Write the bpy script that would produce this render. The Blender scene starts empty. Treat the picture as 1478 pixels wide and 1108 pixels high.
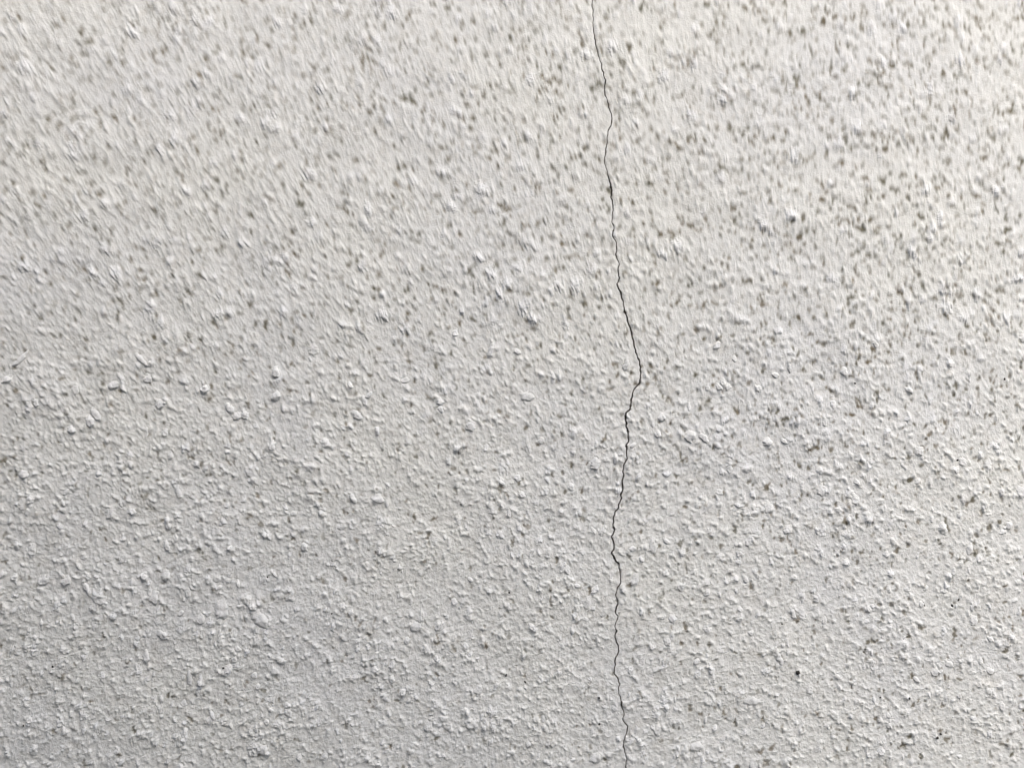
import bpy, bmesh, math, random
import numpy as np

# ------------------------------------------------------------------ camera
D, ZC, PITCH, LENS = 0.42, 1.35, math.radians(-8.0), 26.0     # looking slightly up
PW, PH = 1478.0, 1108.0
S = 36.0 / LENS
sc = bpy.context.scene
col = sc.collection
cam_data = bpy.data.cameras.new('camera')
cam_data.lens = LENS; cam_data.sensor_width = 36.0; cam_data.sensor_fit = 'HORIZONTAL'
cam_data.clip_start = 0.01; cam_data.clip_end = 500.0
cam = bpy.data.objects.new('camera', cam_data); col.objects.link(cam)
cam.location = (0.0, -D, ZC)
cam.rotation_euler = (math.pi / 2 - PITCH, 0, 0)
sc.camera = cam

# ------------------------------------------------------------------ sky, sun, exposure
SUN_EL, SUN_AZ = math.radians(51), math.radians(22)      # azimuth: degrees to the right of the wall's outward normal
world = bpy.data.worlds.new('World'); sc.world = world; world.use_nodes = True
nt = world.node_tree
bg = nt.nodes['Background']
sky = nt.nodes.new('ShaderNodeTexSky'); sky.sky_type = 'NISHITA'; sky.sun_disc = False
sky.sun_elevation = SUN_EL
sky.sun_rotation = math.pi - SUN_AZ
sky.air_density = 1.0; sky.dust_density = 3.0; sky.ozone_density = 0.6
nt.links.new(sky.outputs[0], bg.inputs[0]); bg.inputs[1].default_value = 0.15
sl = bpy.data.lights.new('sun', 'SUN'); sl.energy = 1.5; sl.angle = math.radians(42); sl.color = (1.0, 0.955, 0.855)
sun = bpy.data.objects.new('sun', sl); col.objects.link(sun)
from mathutils import Vector
to_sun = Vector((math.cos(SUN_EL) * math.sin(SUN_AZ), -math.cos(SUN_EL) * math.cos(SUN_AZ), math.sin(SUN_EL)))
sun.rotation_euler = to_sun.to_track_quat('Z', 'Y').to_euler()
sun.location = (2, -4, 5)
vs = sc.view_settings
vs.view_transform = 'Standard'; vs.look = 'None'; vs.gamma = 1.0; vs.use_curve_mapping = False
vs.exposure = 1.09

# ------------------------------------------------------------------ helpers
def to_wall(px, py):
    """photo pixel -> (x, z) on the wall's plane y = 0"""
    u = (np.asarray(px, float) / PW - 0.5) * S
    v = (0.5 - np.asarray(py, float) / PH) * S * PH / PW
    dy = math.cos(PITCH) + v * math.sin(PITCH)
    dz = -math.sin(PITCH) + v * math.cos(PITCH)
    t = D / dy
    return u * t, ZC + dz * t

def to_photo(x, z):
    zz = z - ZC
    depth = D * math.cos(PITCH) - zz * math.sin(PITCH)
    up = D * math.sin(PITCH) + zz * math.cos(PITCH)
    return (x / depth / S + 0.5) * PW, (0.5 - up / depth / (S * PH / PW)) * PH

def link(name, me, parent=None, mat=None, loc=(0, 0, 0)):
    o = bpy.data.objects.new(name, me); col.objects.link(o)
    o.location = loc
    if parent is not None: o.parent = parent
    if mat is not None and me is not None and not me.materials: me.materials.append(mat)
    return o

def grid_mesh(name, co, nr, nc, smooth=True, attrs=None):
    """co: (nr*nc, 3) row-major; faces look towards -y when x grows with the column and z with the row"""
    i = (np.arange(nr - 1)[:, None] * nc + np.arange(nc - 1)[None, :]).ravel()
    f = np.stack([i, i + 1, i + nc + 1, i + nc], 1).astype(np.int32)
    me = bpy.data.meshes.new(name)
    me.vertices.add(nr * nc); me.vertices.foreach_set('co', co.astype(np.float32).ravel())
    n = len(f)
    me.loops.add(n * 4); me.loops.foreach_set('vertex_index', f.ravel())
    me.polygons.add(n); me.polygons.foreach_set('loop_start', np.arange(0, n * 4, 4, dtype=np.int32))
    me.polygons.foreach_set('use_smooth', np.full(n, smooth, dtype=bool))
    me.update(calc_edges=True)
    for k, a in (attrs or {}).items():
        at = me.attributes.new(k, 'FLOAT', 'POINT'); at.data.foreach_set('value', a.astype(np.float32).ravel())
    return me

def box_mesh(name, x0, x1, y0, y1, z0, z1, bevel=0.0):
    bm = bmesh.new(); bmesh.ops.create_cube(bm, size=1.0)
    for v in bm.verts:
        v.co = ((x0 + x1) / 2 + v.co.x * (x1 - x0), (y0 + y1) / 2 + v.co.y * (y1 - y0), (z0 + z1) / 2 + v.co.z * (z1 - z0))
    if bevel: bmesh.ops.bevel(bm, geom=bm.edges[:], offset=bevel, segments=2, affect='EDGES')
    me = bpy.data.meshes.new(name); bm.to_mesh(me); bm.free(); return me

# ------------------------------------------------------------------ materials
def new_mat(name):
    m = bpy.data.materials.new(name); m.use_nodes = True
    return m, m.node_tree.nodes, m.node_tree.links, m.node_tree.nodes['Principled BSDF']

def stucco_material():
    m, N, L, b = new_mat('off_white_stucco')
    b.inputs['Roughness'].default_value = 0.9
    b.inputs['Specular IOR Level'].default_value = 0.15
    tc = N.new('ShaderNodeTexCoord')
    def noise(scale, detail, rough=0.5):
        n = N.new('ShaderNodeTexNoise'); n.inputs['Scale'].default_value = scale
        n.inputs['Detail'].default_value = detail; n.inputs['Roughness'].default_value = rough
        L.new(tc.outputs['Object'], n.inputs['Vector']); return n
    def mix(fac, a, bcol, f=None):
        x = N.new('ShaderNodeMix'); x.data_type = 'RGBA'
        if f is not None: L.new(f, x.inputs['Factor'])
        else: x.inputs['Factor'].default_value = fac
        if isinstance(a, tuple): x.inputs['A'].default_value = a
        else: L.new(a, x.inputs['A'])
        if isinstance(bcol, tuple): x.inputs['B'].default_value = bcol
        else: L.new(bcol, x.inputs['B'])
        return x.outputs['Result']
    def ramp(src, a, bb):
        r = N.new('ShaderNodeMapRange'); r.inputs['From Min'].default_value = a; r.inputs['From Max'].default_value = bb
        L.new(src, r.inputs['Value']); return r.outputs['Result']
    # paint: slightly uneven off-white, warmer and cooler in weathered patches
    base = mix(0, (0.690, 0.692, 0.664, 1), (0.656, 0.661, 0.658, 1), ramp(noise(9, 3).outputs['Fac'], 0.35, 0.65))
    mott = mix(0, base, (0.622, 0.615, 0.588, 1), ramp(noise(95, 3, 0.6).outputs['Fac'], 0.50, 0.74))
    grain = mix(0, mott, (0.72, 0.715, 0.71, 1), ramp(noise(900, 2).outputs['Fac'], 0.55, 0.8))
    at = N.new('ShaderNodeAttribute'); at.attribute_name = 'grime_shade'
    far0 = N.new('ShaderNodeAttribute'); far0.attribute_name = 'far'
    fs = N.new('ShaderNodeMath'); fs.operation = 'MULTIPLY_ADD'; fs.use_clamp = True
    L.new(ramp(noise(210, 2).outputs['Fac'], 0.60, 0.72), fs.inputs[0]); L.new(far0.outputs['Fac'], fs.inputs[1]); L.new(at.outputs['Fac'], fs.inputs[2])
    tint = mix(0, (0.175, 0.148, 0.105, 1), (0.145, 0.138, 0.103, 1), ramp(noise(60, 2).outputs['Fac'], 0.4, 0.6))  # spot colour, for dirt and for painted shade beside bumps
    out = mix(0, grain, tint, fs.outputs[0])
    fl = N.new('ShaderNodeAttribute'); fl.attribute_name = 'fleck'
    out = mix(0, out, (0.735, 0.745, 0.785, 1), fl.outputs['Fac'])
    L.new(out, b.inputs['Base Color'])
    # sub-millimetre sand grain, and coarse roughcast where the mesh is coarse (far from the modelled stretch)
    far = N.new('ShaderNodeAttribute'); far.attribute_name = 'far'
    lump = noise(170, 4, 0.65)
    mul = N.new('ShaderNodeMath'); mul.operation = 'MULTIPLY'
    L.new(ramp(lump.outputs['Fac'], 0.45, 0.75), mul.inputs[0]); L.new(far.outputs['Fac'], mul.inputs[1])
    b1 = N.new('ShaderNodeBump'); b1.inputs['Distance'].default_value = 0.0010; b1.inputs['Strength'].default_value = 1.0
    L.new(mul.outputs[0], b1.inputs['Height'])
    b2 = N.new('ShaderNodeBump'); b2.inputs['Distance'].default_value = 0.00030; b2.inputs['Strength'].default_value = 0.75
    L.new(noise(1300, 3, 0.6).outputs['Fac'], b2.inputs['Height']); L.new(b1.outputs[0], b2.inputs['Normal'])
    L.new(b2.outputs[0], b.inputs['Normal'])
    return m

def plain_material(name, c1, c2, scale, rough=0.9, bump=0.0):
    m, N, L, b = new_mat(name)
    b.inputs['Roughness'].default_value = rough
    tc = N.new('ShaderNodeTexCoord')
    n = N.new('ShaderNodeTexNoise'); n.inputs['Scale'].default_value = scale; n.inputs['Detail'].default_value = 5
    L.new(tc.outputs['Object'], n.inputs['Vector'])
    r = N.new('ShaderNodeValToRGB'); r.color_ramp.elements[0].color = (*c1, 1); r.color_ramp.elements[1].color = (*c2, 1)
    r.color_ramp.elements[0].position = 0.35; r.color_ramp.elements[1].position = 0.65
    L.new(n.outputs['Fac'], r.inputs['Fac']); L.new(r.outputs['Color'], b.inputs['Base Color'])
    if bump:
        bp = N.new('ShaderNodeBump'); bp.inputs['Distance'].default_value = bump
        L.new(n.outputs['Fac'], bp.inputs['Height']); L.new(bp.outputs[0], b.inputs['Normal'])
    return m

M_STUCCO = stucco_material()
M_CRACK = plain_material('dusty_crack', (0.24, 0.22, 0.19), (0.34, 0.315, 0.28), 400)
M_HOLE = plain_material('pinhole_shade', (0.018, 0.018, 0.018), (0.035, 0.033, 0.03), 900)
M_CORE = plain_material('mortar_core', (0.30, 0.29, 0.27), (0.36, 0.35, 0.33), 60)
M_GROUND = plain_material('concrete_ground', (0.17, 0.165, 0.155), (0.25, 0.245, 0.235), 14, bump=0.002)
M_BLOCK = plain_material('blocker_concrete', (0.10, 0.10, 0.10), (0.16, 0.16, 0.155), 40, bump=0.002)

# ------------------------------------------------------------------ the relief of the coat, on a raster in the wall's plane
rng = np.random.default_rng(11)
DX = 0.0003
NX, NZ = 3200, 2432
X0, Z0 = -0.48, ZC - 0.29
f4 = np.float32
fx = np.fft.rfftfreq(NX, DX)[None, :].astype(f4); fz = np.fft.fftfreq(NZ, DX)[:, None].astype(f4)
FR = np.sqrt(fx * fx + fz * fz)

def band(wl, width=0.5):
    """smooth random field, wavelength wl metres, unit deviation"""
    w = rng.standard_normal((NZ, NX)).astype(f4)
    g = np.exp(-((np.log(np.maximum(FR, 1e-3) * wl)) / width) ** 2 / 2).astype(f4)
    r = np.fft.irfft2(np.fft.rfft2(w) * g, s=(NZ, NX)).astype(f4)
    return r / r.std()

def step(a, b, x):
    t = np.clip((x - a) / (b - a), 0, 1); return t * t * (3 - 2 * t)

xs = (X0 + np.arange(NX) * DX).astype(f4)
zs = (Z0 + np.arange(NZ) * DX).astype(f4)
PXX, PYY = to_photo(xs[None, :], zs[:, None])
PXX = PXX.astype(f4); PYY = (PYY + 0 * PXX).astype(f4)

n_grain = band(0.0016, 0.35)
n_fine = band(0.0034, 0.45)
n_mid = band(0.0075, 0.45)
n_big = band(0.022, 0.5)
n_dens = band(0.07, 0.5)

H = 0.00004 * n_grain + 0.00007 * n_fine
# thicker splats of coat with ragged edges
splat = n_mid + 0.55 * n_big + 0.55 * n_fine + 0.25 * n_dens
H += 0.00016 * step(1.1, 1.7, splat) + 0.00025 * step(1.9, 2.8, splat)
H += 0.00010 * n_mid + 0.00008 * n_big + 0.00025 * n_dens

# crumbs: small steep lumps of sand and paint, in loose clusters
def crumb_r(dx, dz, a, b, ang, edge):
    # a thrown crumb: runs out gently above, breaks off steeply below
    dz = np.where(dz > 0, dz / 1.45, dz)
    c, s_ = math.cos(ang), math.sin(ang)
    p = (dx * c + dz * s_) / a; q = (-dx * s_ + dz * c) / b
    r = np.sqrt(p * p + q * q)
    t = np.clip(dz / max(a, b), -1, 1)
    return r, np.where(t > 0, edge * (1 - 0.75 * t), np.minimum(0.8, edge * (1 - 0.35 * t)))

def stamp(target, x, z, a, b, ang, hgt, ragged, edge=0.58, lower=False):
    R = max(a, b) * 2.0
    i0, i1 = int((x - R - X0) / DX), int((x + R - X0) / DX) + 2
    j0, j1 = int((z - R - Z0) / DX), int((z + R - Z0) / DX) + 2
    if i0 < 0 or j0 < 0 or i1 >= NX or j1 >= NZ: return
    dx = xs[None, i0:i1] - x; dz = zs[j0:j1, None] - z
    r, edge_ = crumb_r(dx, dz, a, b, ang, edge)
    r = r + ragged * n_fine[j0:j1, i0:i1] + 0.5 * ragged * n_grain[j0:j1, i0:i1]
    h = hgt * step(1.0, edge_, r)
    if lower: target[j0:j1, i0:i1] -= h.astype(f4)
    else: target[j0:j1, i0:i1] = np.maximum(target[j0:j1, i0:i1], h.astype(f4))

C = np.zeros((NZ, NX), f4)
LUMPS = []
n_try = 34000
cx = rng.uniform(X0, X0 + NX * DX, n_try); cz = rng.uniform(Z0, Z0 + NZ * DX, n_try)
ci = np.clip(((cx - X0) / DX).astype(int), 0, NX - 1); cj = np.clip(((cz - Z0) / DX).astype(int), 0, NZ - 1)
size_z = np.interp(PYY[cj, ci], [0, 550, 1108], [1.22, 1.08, 0.72])
keep = rng.uniform(0, 1, n_try) * size_z ** 2 < 0.27 + 0.06 * n_dens[cj, ci] + 0.14 * n_big[cj, ci]
for x, z, sz in zip(cx[keep], cz[keep], size_z[keep]):
    a = 0.00120 * sz * math.exp(rng.normal(0, 0.45)); a = min(a, 0.0030); b = a * rng.uniform(0.45, 1.0)
    ang = rng.uniform(0, math.pi); hg = 0.00056 * (a / 0.001) ** 0.6 * rng.uniform(0.3, 1.45)
    ppx, ppy = to_photo(x, z)
    if a > 0.00185 * sz and hg > 0.0007 and 480 < ppy < 1130 and -20 < ppx < 1500: LUMPS.append((x, z, a * 1.05, b * 1.05, ang, hg * 0.55, 0.12))
    else: stamp(C, x, z, a * 1.12, b * 1.12, ang, hg, 0.36)

# lumps and drips that can be picked out in the photograph: (px, py, half-width px, half-height px, angle deg, height mm)
MARKS = [(708, 507, 4, 12, -20, 1.5), (223, 862, 7, 9, 0, 1.6), (240, 830, 6, 7, 10, 1.6), (320, 880, 10, 13, 10, 1.5),
         (375, 893, 17, 8, -35, 1.5), (211, 948, 5, 8, 10, 1.5), (274, 978, 4, 10, 10, 1.6), (235, 916, 8, 5, -20, 1.4),
         (290, 893, 7, 6, 0, 1.4), (64, 838, 9, 6, -10, 1.4), (97, 838, 8, 6, 20, 1.5), (145, 865, 12, 6, -15, 1.5),
         (165, 557, 9, 5, 10, 1.4), (232, 584, 8, 6, -5, 1.4), (205, 520, 14, 4, -38, 1.2), (332, 590, 9, 5, -40, 1.3),
         (140, 600, 12, 5, -40, 1.2), (30, 520, 16, 4, 40, 1.2), (380, 1082, 8, 6, 10, 1.4), (860, 1095, 9, 5, 10, 1.3),
         (1005, 1078, 11, 5, 5, 1.3), (1145, 885, 4, 9, 15, 1.4), (1125, 950, 4, 10, 25, 1.3), (1350, 970, 7, 5, 0, 1.2),
         (1370, 958, 7, 4, -20, 1.1), (1405, 895, 6, 7, 0, 1.2), (900, 975, 8, 6, 0, 1.3), (760, 572, 12, 6, -10, 1.2),
         (1016, 632, 9, 5, -30, 1.3), (1095, 560, 6, 5, 0, 1.2), (545, 720, 10, 6, -15, 1.3), (600, 905, 9, 6, 10, 1.3),
         (470, 640, 8, 6, -25, 1.3), (515, 600, 10, 5, -30, 1.2), (680, 1045, 10, 6, -5, 1.3), (1085, 1012, 14, 5, 0, 1.2)]
MPX = 0.0004
for px, py, a, b, ang, hm in MARKS:
    x, z = to_wall(px, py)
    LUMPS.append((float(x), float(z), a * MPX, b * MPX, math.radians(ang), 0.50 * hm / 1000, 0.12))
H += C

# small pores in the coat; upper and right-hand spots mix painted shade of bumps with grime in them
G = np.zeros((NZ, NX), f4)
n_p = 30000
qx = rng.uniform(X0, X0 + NX * DX, n_p); qz = rng.uniform(Z0, Z0 + NZ * DX, n_p)
qi = np.clip(((qx - X0) / DX).astype(int), 0, NX - 1); qj = np.clip(((qz - Z0) / DX).astype(int), 0, NZ - 1)
n_dirt_shade = band(0.03, 0.5)
n_spot = 0.85 * band(0.0080, 0.35) + 0.50 * band(0.0038, 0.4) + 0.15 * n_dirt_shade
DIRT_SHADE = (0.44 + 0.82 * step(950, 120, PYY) + 0.12 * step(500, 1300, PXX) * step(1150, 400, PYY) + 0.20 * step(700, 1350, PXX) + 0.14 * step(850, 1350, PXX) * step(650, 1000, PYY)).astype(f4)
thr = 2.25 - 1.05 * DIRT_SHADE
spot = step(thr, thr + 0.85, n_spot)
smudge = step(1.0, 2.2, 0.8 * band(0.012, 0.4) + 0.6 * n_spot)
G += 0.07 * smudge * np.clip(DIRT_SHADE, 0, 1)
G += spot * (0.34 + 0.34 * np.clip(DIRT_SHADE, 0, 1)) * np.clip(1 + 0.35 * n_dirt_shade, 0.4, 1.5)
H -= 0.00012 * spot
for x, z, i, j in zip(qx, qz, qi, qj):
    d = float(DIRT_SHADE[j, i]) * (1 + 0.15 * n_dirt_shade[j, i])
    if rng.uniform() > 0.36 * d: continue
    a = min(0.0023, 0.00140 * math.exp(rng.normal(0, 0.42))); b = a * rng.uniform(0.3, 0.7)
    ang = math.atan2(-(2000.0 - PYY[j, i]), 1250.0 - PXX[j, i]) + rng.normal(0, 0.55)
    stamp(H, x, z, a, b, ang, 0.0003 * rng.uniform(0.4, 1.2), 0.2, 0.3, lower=True)
    stamp(G, x, z, a, b, ang, min(0.9, 0.95 * (0.4 + d) * rng.uniform(0.25, 1.1)), 0.22, 0.5)

# camera-movement blur put into the shape: relief and spots smeared along lines leaning on the left,
# strongest high on the wall, gone at the bottom
ddx = 1250.0 - PXX; ddy = 2000.0 - PYY
nrm = np.sqrt(ddx * ddx + ddy * ddy)
LEN = np.interp(PYY.ravel(), [-300, 0, 300, 550, 800, 1000, 1400], [11, 10.5, 8.0, 4.0, 1.5, 0.4, 0.0]).reshape(PYY.shape).astype(f4)
LEN *= 1.0 + 0.25 * step(900, 0, PXX)
SX = (ddx / nrm * LEN * MPX / DX).astype(f4); SZ = (-ddy / nrm * LEN * MPX / DX).astype(f4)
II = np.arange(NX, dtype=f4)[None, :]; JJ = np.arange(NZ, dtype=f4)[:, None]
def motion_smear(field, taps=9, k=1.0):
    out = np.zeros_like(field); flat = field.ravel()
    for t in np.linspace(-0.5, 0.5, taps):
        i = np.clip((II + t * k * SX + 0.5).astype(np.int32), 0, NX - 1); j = np.clip((JJ + t * k * SZ + 0.5).astype(np.int32), 0, NZ - 1)
        out += flat[j * NX + i]
    return out / taps
Hs = motion_smear(H); Gs = motion_smear(G, 9, 0.85)
Cs = motion_smear(C)
# fine blur streaks along the same lines
streak = motion_smear(n_grain, 7)
Hs += 0.00002 * streak / streak.std() * step(900, 300, PYY)
Gs = np.clip(Gs + 0.03 * streak / streak.std() * step(900, 200, PYY), 0, 1)
Hs *= np.interp(PYY.ravel(), [0, 300, 600, 900], [0.66, 0.80, 0.98, 0.92]).reshape(PYY.shape).astype(f4)
Hs -= Hs.mean()

def sample(field, x, z):
    u = np.clip((x - X0) / DX, 0, NX - 1.001); v = np.clip((z - Z0) / DX, 0, NZ - 1.001)
    i = u.astype(np.int32); j = v.astype(np.int32); a = (u - i).astype(f4); b = (v - j).astype(f4)
    return (field[j, i] * (1 - a) + field[j, i + 1] * a) * (1 - b) + (field[j + 1, i] * (1 - a) + field[j + 1, i + 1] * a) * b

# ------------------------------------------------------------------ the crack, traced from the photograph
CRACK = [(850.5, -60), (852.6, -25), (853.8, 0), (854.9, 16), (857, 49), (861.4, 72), (867.4, 93), (873.9, 116), (872.2, 129), (876.6, 146),
 (883.6, 170), (882, 179), (877.7, 190), (875.5, 214), (872.8, 233), (876.6, 250), (882.2, 270), (883.2, 275), (881.7, 284),
 (884.2, 291), (884.4, 300), (883.2, 320.5), (886.5, 330.6), (885, 339.5), (889.5, 348.3), (890.3, 358.5), (889.5, 370),
 (893.5, 380), (891.5, 392.6), (893.9, 400), (890.2, 409), (896, 424), (903, 450), (907, 465), (911.8, 478.5), (917.2, 503),
 (922.6, 519), (924.2, 533), (926, 540), (923.6, 550.7), (918.6, 558), (914.5, 563.4), (911.7, 571.6), (910.7, 584), (909, 591),
 (904.4, 595), (902.4, 607), (907.2, 624.7), (908, 634.8), (904.7, 641), (904.7, 656), (906, 660.7), (900.6, 671.4), (899.6, 680),
 (900, 686), (898.6, 694), (899.9, 705), (897.3, 713), (897.3, 719), (892.7, 728), (892.3, 733), (887.6, 739), (885.5, 749),
 (887, 753), (885, 757), (887, 764), (883.2, 775), (886.5, 786), (884.4, 796), (889.5, 809.5), (894.6, 814), (894.8, 820),
 (897, 827.6), (898, 832.6), (895.8, 840), (892, 848.4), (890.3, 859), (891.5, 873), (889.2, 882), (891.3, 890), (886.7, 903.4),
 (890.8, 911), (888.5, 918.6), (892.3, 930), (893.5, 940), (889.5, 949.5), (889.2, 960), (886.5, 972), (892, 977.7), (895.8, 988.4),
 (893, 995.4), (893.3, 1002), (897, 1014), (899, 1025.7), (899.9, 1041), (905.9, 1049.7), (903.4, 1060), (898.3, 1075),
 (902.8, 1087.6), (903.6, 1100), (905, 1110), (901, 1140), (906, 1180), (903, 1230)]
ck = np.array(CRACK); ckx, ckz = to_wall(ck[:, 0], ck[:, 1])
o_ = np.argsort(ckz); ckx, ckz = ckx[o_], ckz[o_]
cky = ck[o_][:, 1]

# rows and columns of the coat: fine where it is seen, coarser away from it
def spread(lo, hi, fine, lo_end, hi_end, lo_mid, hi_mid):
    core = list(np.arange(lo, hi, fine)); s = fine; p = core[-1]
    while p < hi_end:
        s = min(s * 1.03, 0.0013) if p < hi_mid else min(s * 1.15, 0.12)
        p += s; core.append(min(p, hi_end))
    s = fine; p = lo; left = []
    while p > lo_end:
        s = min(s * 1.03, 0.0013) if p > lo_mid else min(s * 1.15, 0.12)
        p -= s; left.append(max(p, lo_end))
    return np.array(left[::-1] + core)
WX0, WX1, WZ1 = -1.8, 1.8, 2.6
rows = spread(ZC - 0.165, ZC + 0.315, 0.00058, 0.02, WZ1, Z0, Z0 + NZ * DX)
xm = float(np.interp(ZC + 0.06, ckz, ckx))
colsL = spread(-0.340, xm - 0.00058, 0.00058, WX0, xm, X0, 9); colsL = colsL[colsL < xm - 0.0002]; colsL = np.append(colsL, xm)
colsR = spread(xm, 0.340, 0.00058, xm, WX1, -9, X0 + NX * DX); colsR = colsR[colsR >= xm]

jit = np.random.default_rng(5)
def smooth_noise(n, k):
    a = jit.standard_normal(n + 4 * k); w = np.hanning(2 * k + 1); a = np.convolve(a, w / np.sqrt((w ** 2).sum()), 'same')
    return a[2 * k:2 * k + n]
nr = len(rows)
dense = (rows > ZC - 0.25) & (rows < ZC + 0.4)
xc = np.interp(rows, ckz, ckx)
pyr = np.interp(rows, ckz, cky)
rough_amt = np.interp(pyr, [0, 500, 800, 1108], [0.00022, 0.00028, 0.00038, 0.00040])
xc = xc + np.where(dense, smooth_noise(nr, 3) * rough_amt * 0.6 + smooth_noise(nr, 9) * rough_amt * 0.6, 0)
wid = np.interp(pyr, [-60, 0, 120, 300, 420, 560, 800, 950, 1108, 1230], [0.75, 0.75, 0.85, 0.85, 1.05, 1.15, 1.0, 0.85, 0.62, 0.5]) / 1000
wid = np.clip(wid * 0.69 * np.clip(np.sqrt(1 + np.gradient(xc, rows) ** 2), 1, 2.4) * (1 + 0.13 * smooth_noise(nr, 3) + 0.12 * smooth_noise(nr, 14)), 0.00018, 0.0018)
wid = wid * (1 + 0.9 * np.clip(smooth_noise(nr, 2) - 1.3, 0, 1.2))          # chipped lips
# it closes above and below the stretch in view
wid = wid * step(ZC - 0.28, ZC - 0.22, rows) * step(ZC + 0.42, ZC + 0.36, rows) + 0.00002

def lay(cols, sign):
    U = cols[None, :]; Zr = rows[:, None]
    fall = np.exp(-((U - xm) / 0.055) ** 2)
    X = U + (xc[:, None] - xm) * fall + sign * 0.5 * wid[:, None] * np.exp(-np.abs(U - xm) / 0.004)
    Zr = Zr + 0 * X
    inside = step(X0, X0 + 0.03, X) * step(X0 + NX * DX, X0 + NX * DX - 0.03, X) * step(Z0, Z0 + 0.04, Zr) * step(Z0 + NZ * DX, Z0 + NZ * DX - 0.04, Zr)
    h = sample(Hs, X, Zr) * inside
    hc = sample(Cs, X, Zr) * inside
    g = sample(Gs, X, Zr) * inside
    # lips of the crack are a little broken away
    dist = np.abs(X - xc[:, None])
    lip = np.exp(-dist / 0.0007) * (wid[:, None] > 0.0001)
    h = h * (1 - 0.5 * lip) - 0.00025 * lip
    # the plaster was never dead flat
    wave = 0.0012 * np.sin(X * 9 + 1.0) * np.cos(Zr * 7)
    co = np.stack([X, -(h + wave), Zr - 0.55 * hc], -1).reshape(-1, 3)
    edge_col = h + wave
    me = grid_mesh('stucco_coat', co, len(rows), len(cols), False, {'grime_shade': g, 'far': 1 - inside, 'fleck': np.clip(hc / 0.0007, 0, 1) * 0.34})
    return me, co.reshape(len(rows), len(cols), 3)

# ------------------------------------------------------------------ the wall as one thing
wall = link('house_facade', None); wall.location = (0, 0, 0)
wall['label'] = 'rough off-white stucco house wall with a long thin dark crack running down it'
wall['category'] = 'wall'
meL, coL = lay(colsL, -1)
meR, coR = lay(colsR, +1)
coat_l = link('stucco_coat', meL, wall, M_STUCCO)
coat_r = link('stucco_coat', meR, wall, M_STUCCO)
coat_l['label'] = 'blur-streaked cooler off-white stucco on the wide side of the crack'
coat_r['label'] = 'dirtier speckled off-white stucco on the narrow side of the crack'

# the open crack: two broken edges and a dusty floor behind them
lipL, lipR = coL[:, -1, :], coR[:, 0, :]
sel = wid > 0.00004
a, b = lipL[sel], lipR[sel]
def push(p, dx, dy): q = p.copy(); q[:, 0] += dx; q[:, 1] += dy; return q
strip = np.stack([a, push(a, 0.0, 0.0015), push(a, 0.0, 0.004), push(b, 0.0, 0.004), push(b, 0.0, 0.0015), b], 1)
crack = link('crack', grid_mesh('crack', strip.reshape(-1, 3), len(a), 6, False), wall, M_CRACK)
crack['label'] = 'thin jagged dark crack running from top to bottom of the stucco'

core = link('wall_core', box_mesh('wall_core', WX0, WX1, 0.012, 0.16, 0.0, WZ1), wall, M_CORE)

# the larger lumps, each a crumb of render thrown onto the coat
def lump_mesh(x, z, a, b, ang, hgt, ragged):
    R = max(a, b) * 1.75; n = int(min(30, max(10, 2 * R / 0.00026)))
    gx = np.linspace(-R, R, n)[None, :] + np.zeros((n, 1)); gz = np.linspace(-R, R, n)[:, None] + np.zeros((1, n))
    r, edge_ = crumb_r(gx, gz, a, b, ang, 0.55)
    r = r + ragged * sample(n_fine, x + gx, z + gz) + 0.3 * ragged * sample(n_grain, x + gx, z + gz)
    h = hgt * step(1.0, edge_, r)
    gr = sample(Hs, x + gx, z + gz); wv = 0.0012 * np.sin((x + gx) * 9 + 1.0) * np.cos((z + gz) * 7)
    y = -(gr + wv + h - np.where(h > 1e-6, -0.00002, 0.0005))
    zz = gz - 0.55 * (h + sample(Cs, x + gx, z + gz))
    keep = r < 1.12
    idx = -np.ones(n * n, int); verts = []; faces = []; kf = keep.ravel()
    P = np.stack([gx, y, zz], -1).reshape(-1, 3)
    for j in range(n - 1):
        for i in range(n - 1):
            q = [j * n + i, j * n + i + 1, (j + 1) * n + i + 1, (j + 1) * n + i]
            if not any(kf[k] for k in q): continue
            for k in q:
                if idx[k] < 0: idx[k] = len(verts); verts.append(P[k])
            faces.append([int(idx[k]) for k in q])
    if not faces: return None
    me = bpy.data.meshes.new('stucco_lump'); me.from_pydata([tuple(v) for v in verts], [], faces); me.update()
    me.polygons.foreach_set('use_smooth', [True] * len(faces))
    hv = np.zeros(len(verts), f4); hv[idx[idx >= 0]] = h.ravel()[idx >= 0]
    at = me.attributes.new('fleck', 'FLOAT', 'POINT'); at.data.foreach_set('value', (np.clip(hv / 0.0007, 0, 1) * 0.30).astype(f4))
    me.materials.append(M_STUCCO); return me
n_l = 0
for lp in sorted(LUMPS, key=lambda t: -t[2] * t[3]):
    if n_l >= 290: break
    xcz = float(np.interp(lp[1], ckz, ckx))
    if abs(lp[0] - xcz) < lp[2] + 0.0012: continue          # none of them bridges the crack
    me = lump_mesh(*lp)
    if me is None: continue
    link('stucco_lump', me, coat_l if lp[0] < xcz else coat_r, loc=(lp[0], 0, lp[1])); n_l += 1

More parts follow.
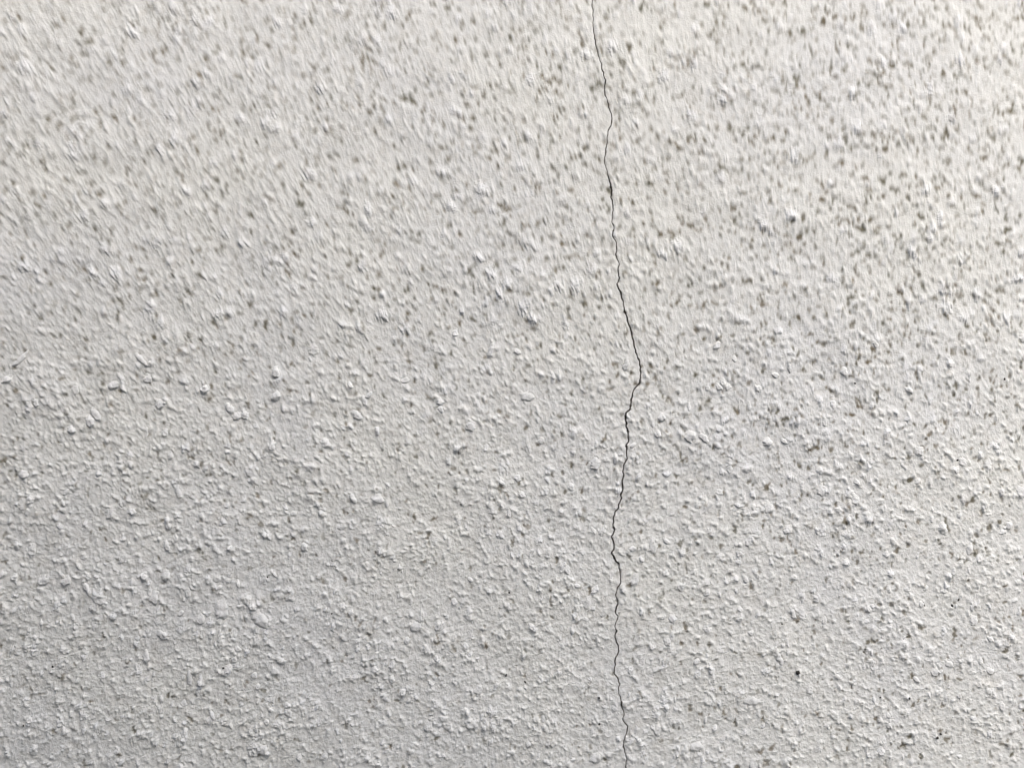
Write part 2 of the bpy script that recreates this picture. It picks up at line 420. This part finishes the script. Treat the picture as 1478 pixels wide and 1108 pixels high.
# raised black dots, painted in place of the shade inside pinholes
HOLES = [(1152.5, 970.5, 2.6), (730.3, 974.5, 1.8), (758, 984, 1.4), (735, 855, 1.4), (865.5, 1045, 1.7), (35, 1046, 1.6), (77, 961, 1.3),
         (323, 963, 1.6), (374.6, 987.5, 1.4), (386, 832, 1.4), (1311.5, 1007, 1.5), (1129.5, 900, 1.3), (1334, 873, 1.6), (1374.6, 874, 1.9),
         (1384, 865, 1.7), (1249, 936.6, 1.3), (1353, 1064, 1.8), (1358, 1059, 1.3), (1234.8, 552.7, 1.6), (1382, 663.6, 1.7), (1449, 547, 1.8),
         (479, 885, 1.4), (1271, 1006, 1.2), (865, 1007, 1.2)]
def hole_mesh():
    # a ragged low dome, coloured black like the shade in a pinhole
    bm = bmesh.new(); r0 = random.Random(3); rings = []
    for rad, y in ((1.2, 0.35), (1.0, -0.10), (0.7, -0.28), (0.35, -0.36)):
        rings.append([bm.verts.new((rad * math.cos(k * math.pi / 5) * r0.uniform(0.85, 1.15), y, rad * math.sin(k * math.pi / 5) * r0.uniform(0.85, 1.15))) for k in range(10)])
    for p, q in zip(rings, rings[1:]):
        for k in range(10): bm.faces.new((p[k], p[(k + 1) % 10], q[(k + 1) % 10], q[k]))
    bm.faces.new(rings[-1])
    bmesh.ops.recalc_face_normals(bm, faces=bm.faces[:])
    me = bpy.data.meshes.new('pinhole_dot'); bm.to_mesh(me); bm.free(); me.materials.append(M_HOLE); return me
hm = hole_mesh(); rr = random.Random(8)
for px, py, r in HOLES:
    x, z = to_wall(px, py); x = float(x); z = float(z)
    h = float(sample(Hs, np.array([x]), np.array([z]))[0]) + 0.0012 * math.sin(x * 9 + 1.0) * math.cos(z * 7)
    o = link('pinhole_dot', hm, coat_l if x < float(np.interp(z, ckz, ckx)) else coat_r, loc=(x, -h, z)); s = r * MPX
    o.scale = (s * rr.uniform(0.8, 1.3), s, s * rr.uniform(0.7, 1.1)); o.rotation_euler = (0, rr.uniform(0, 6.28), 0)

# ------------------------------------------------------------------ ground
g = link('ground', grid_mesh('ground', np.array([[x, y, 0.0] for y in np.linspace(-60, 0.2, 30) for x in np.linspace(-60, 60, 40)]), 30, 40), None, M_GROUND)
g['kind'] = 'structure'

# ------------------------------------------------------------------ unseen block screen, added behind the camera to shade the lower left
bw = link('shade_blocker', None); bw.location = (0, -0.95, 0)
bw['label'] = 'added unseen grey concrete screen that shades the lower left of the stucco wall'
bw['category'] = 'shade blocker'
BW_X0, BW_X1, BH, BL_ = -2.73, 0.72, 0.19, 0.39
blk = box_mesh('block', -BL_ / 2 + 0.004, BL_ / 2 - 0.004, -0.06, 0.06, 0.004, BH - 0.004, 0.004)
blk.materials.append(M_BLOCK)
for r in range(13):
    for k in range(9):
        x = BW_X0 + BL_ * (k + 0.5) + (0.0 if r % 2 else -0.195)
        o = link('block', blk, bw, loc=(x, 0, r * BH))
jt = link('blocker_mortar', box_mesh('blocker_mortar', BW_X0 - 0.19, BW_X1 - 0.2, -0.054, 0.054, 0.0, 13 * BH - 0.006), bw, M_CORE)
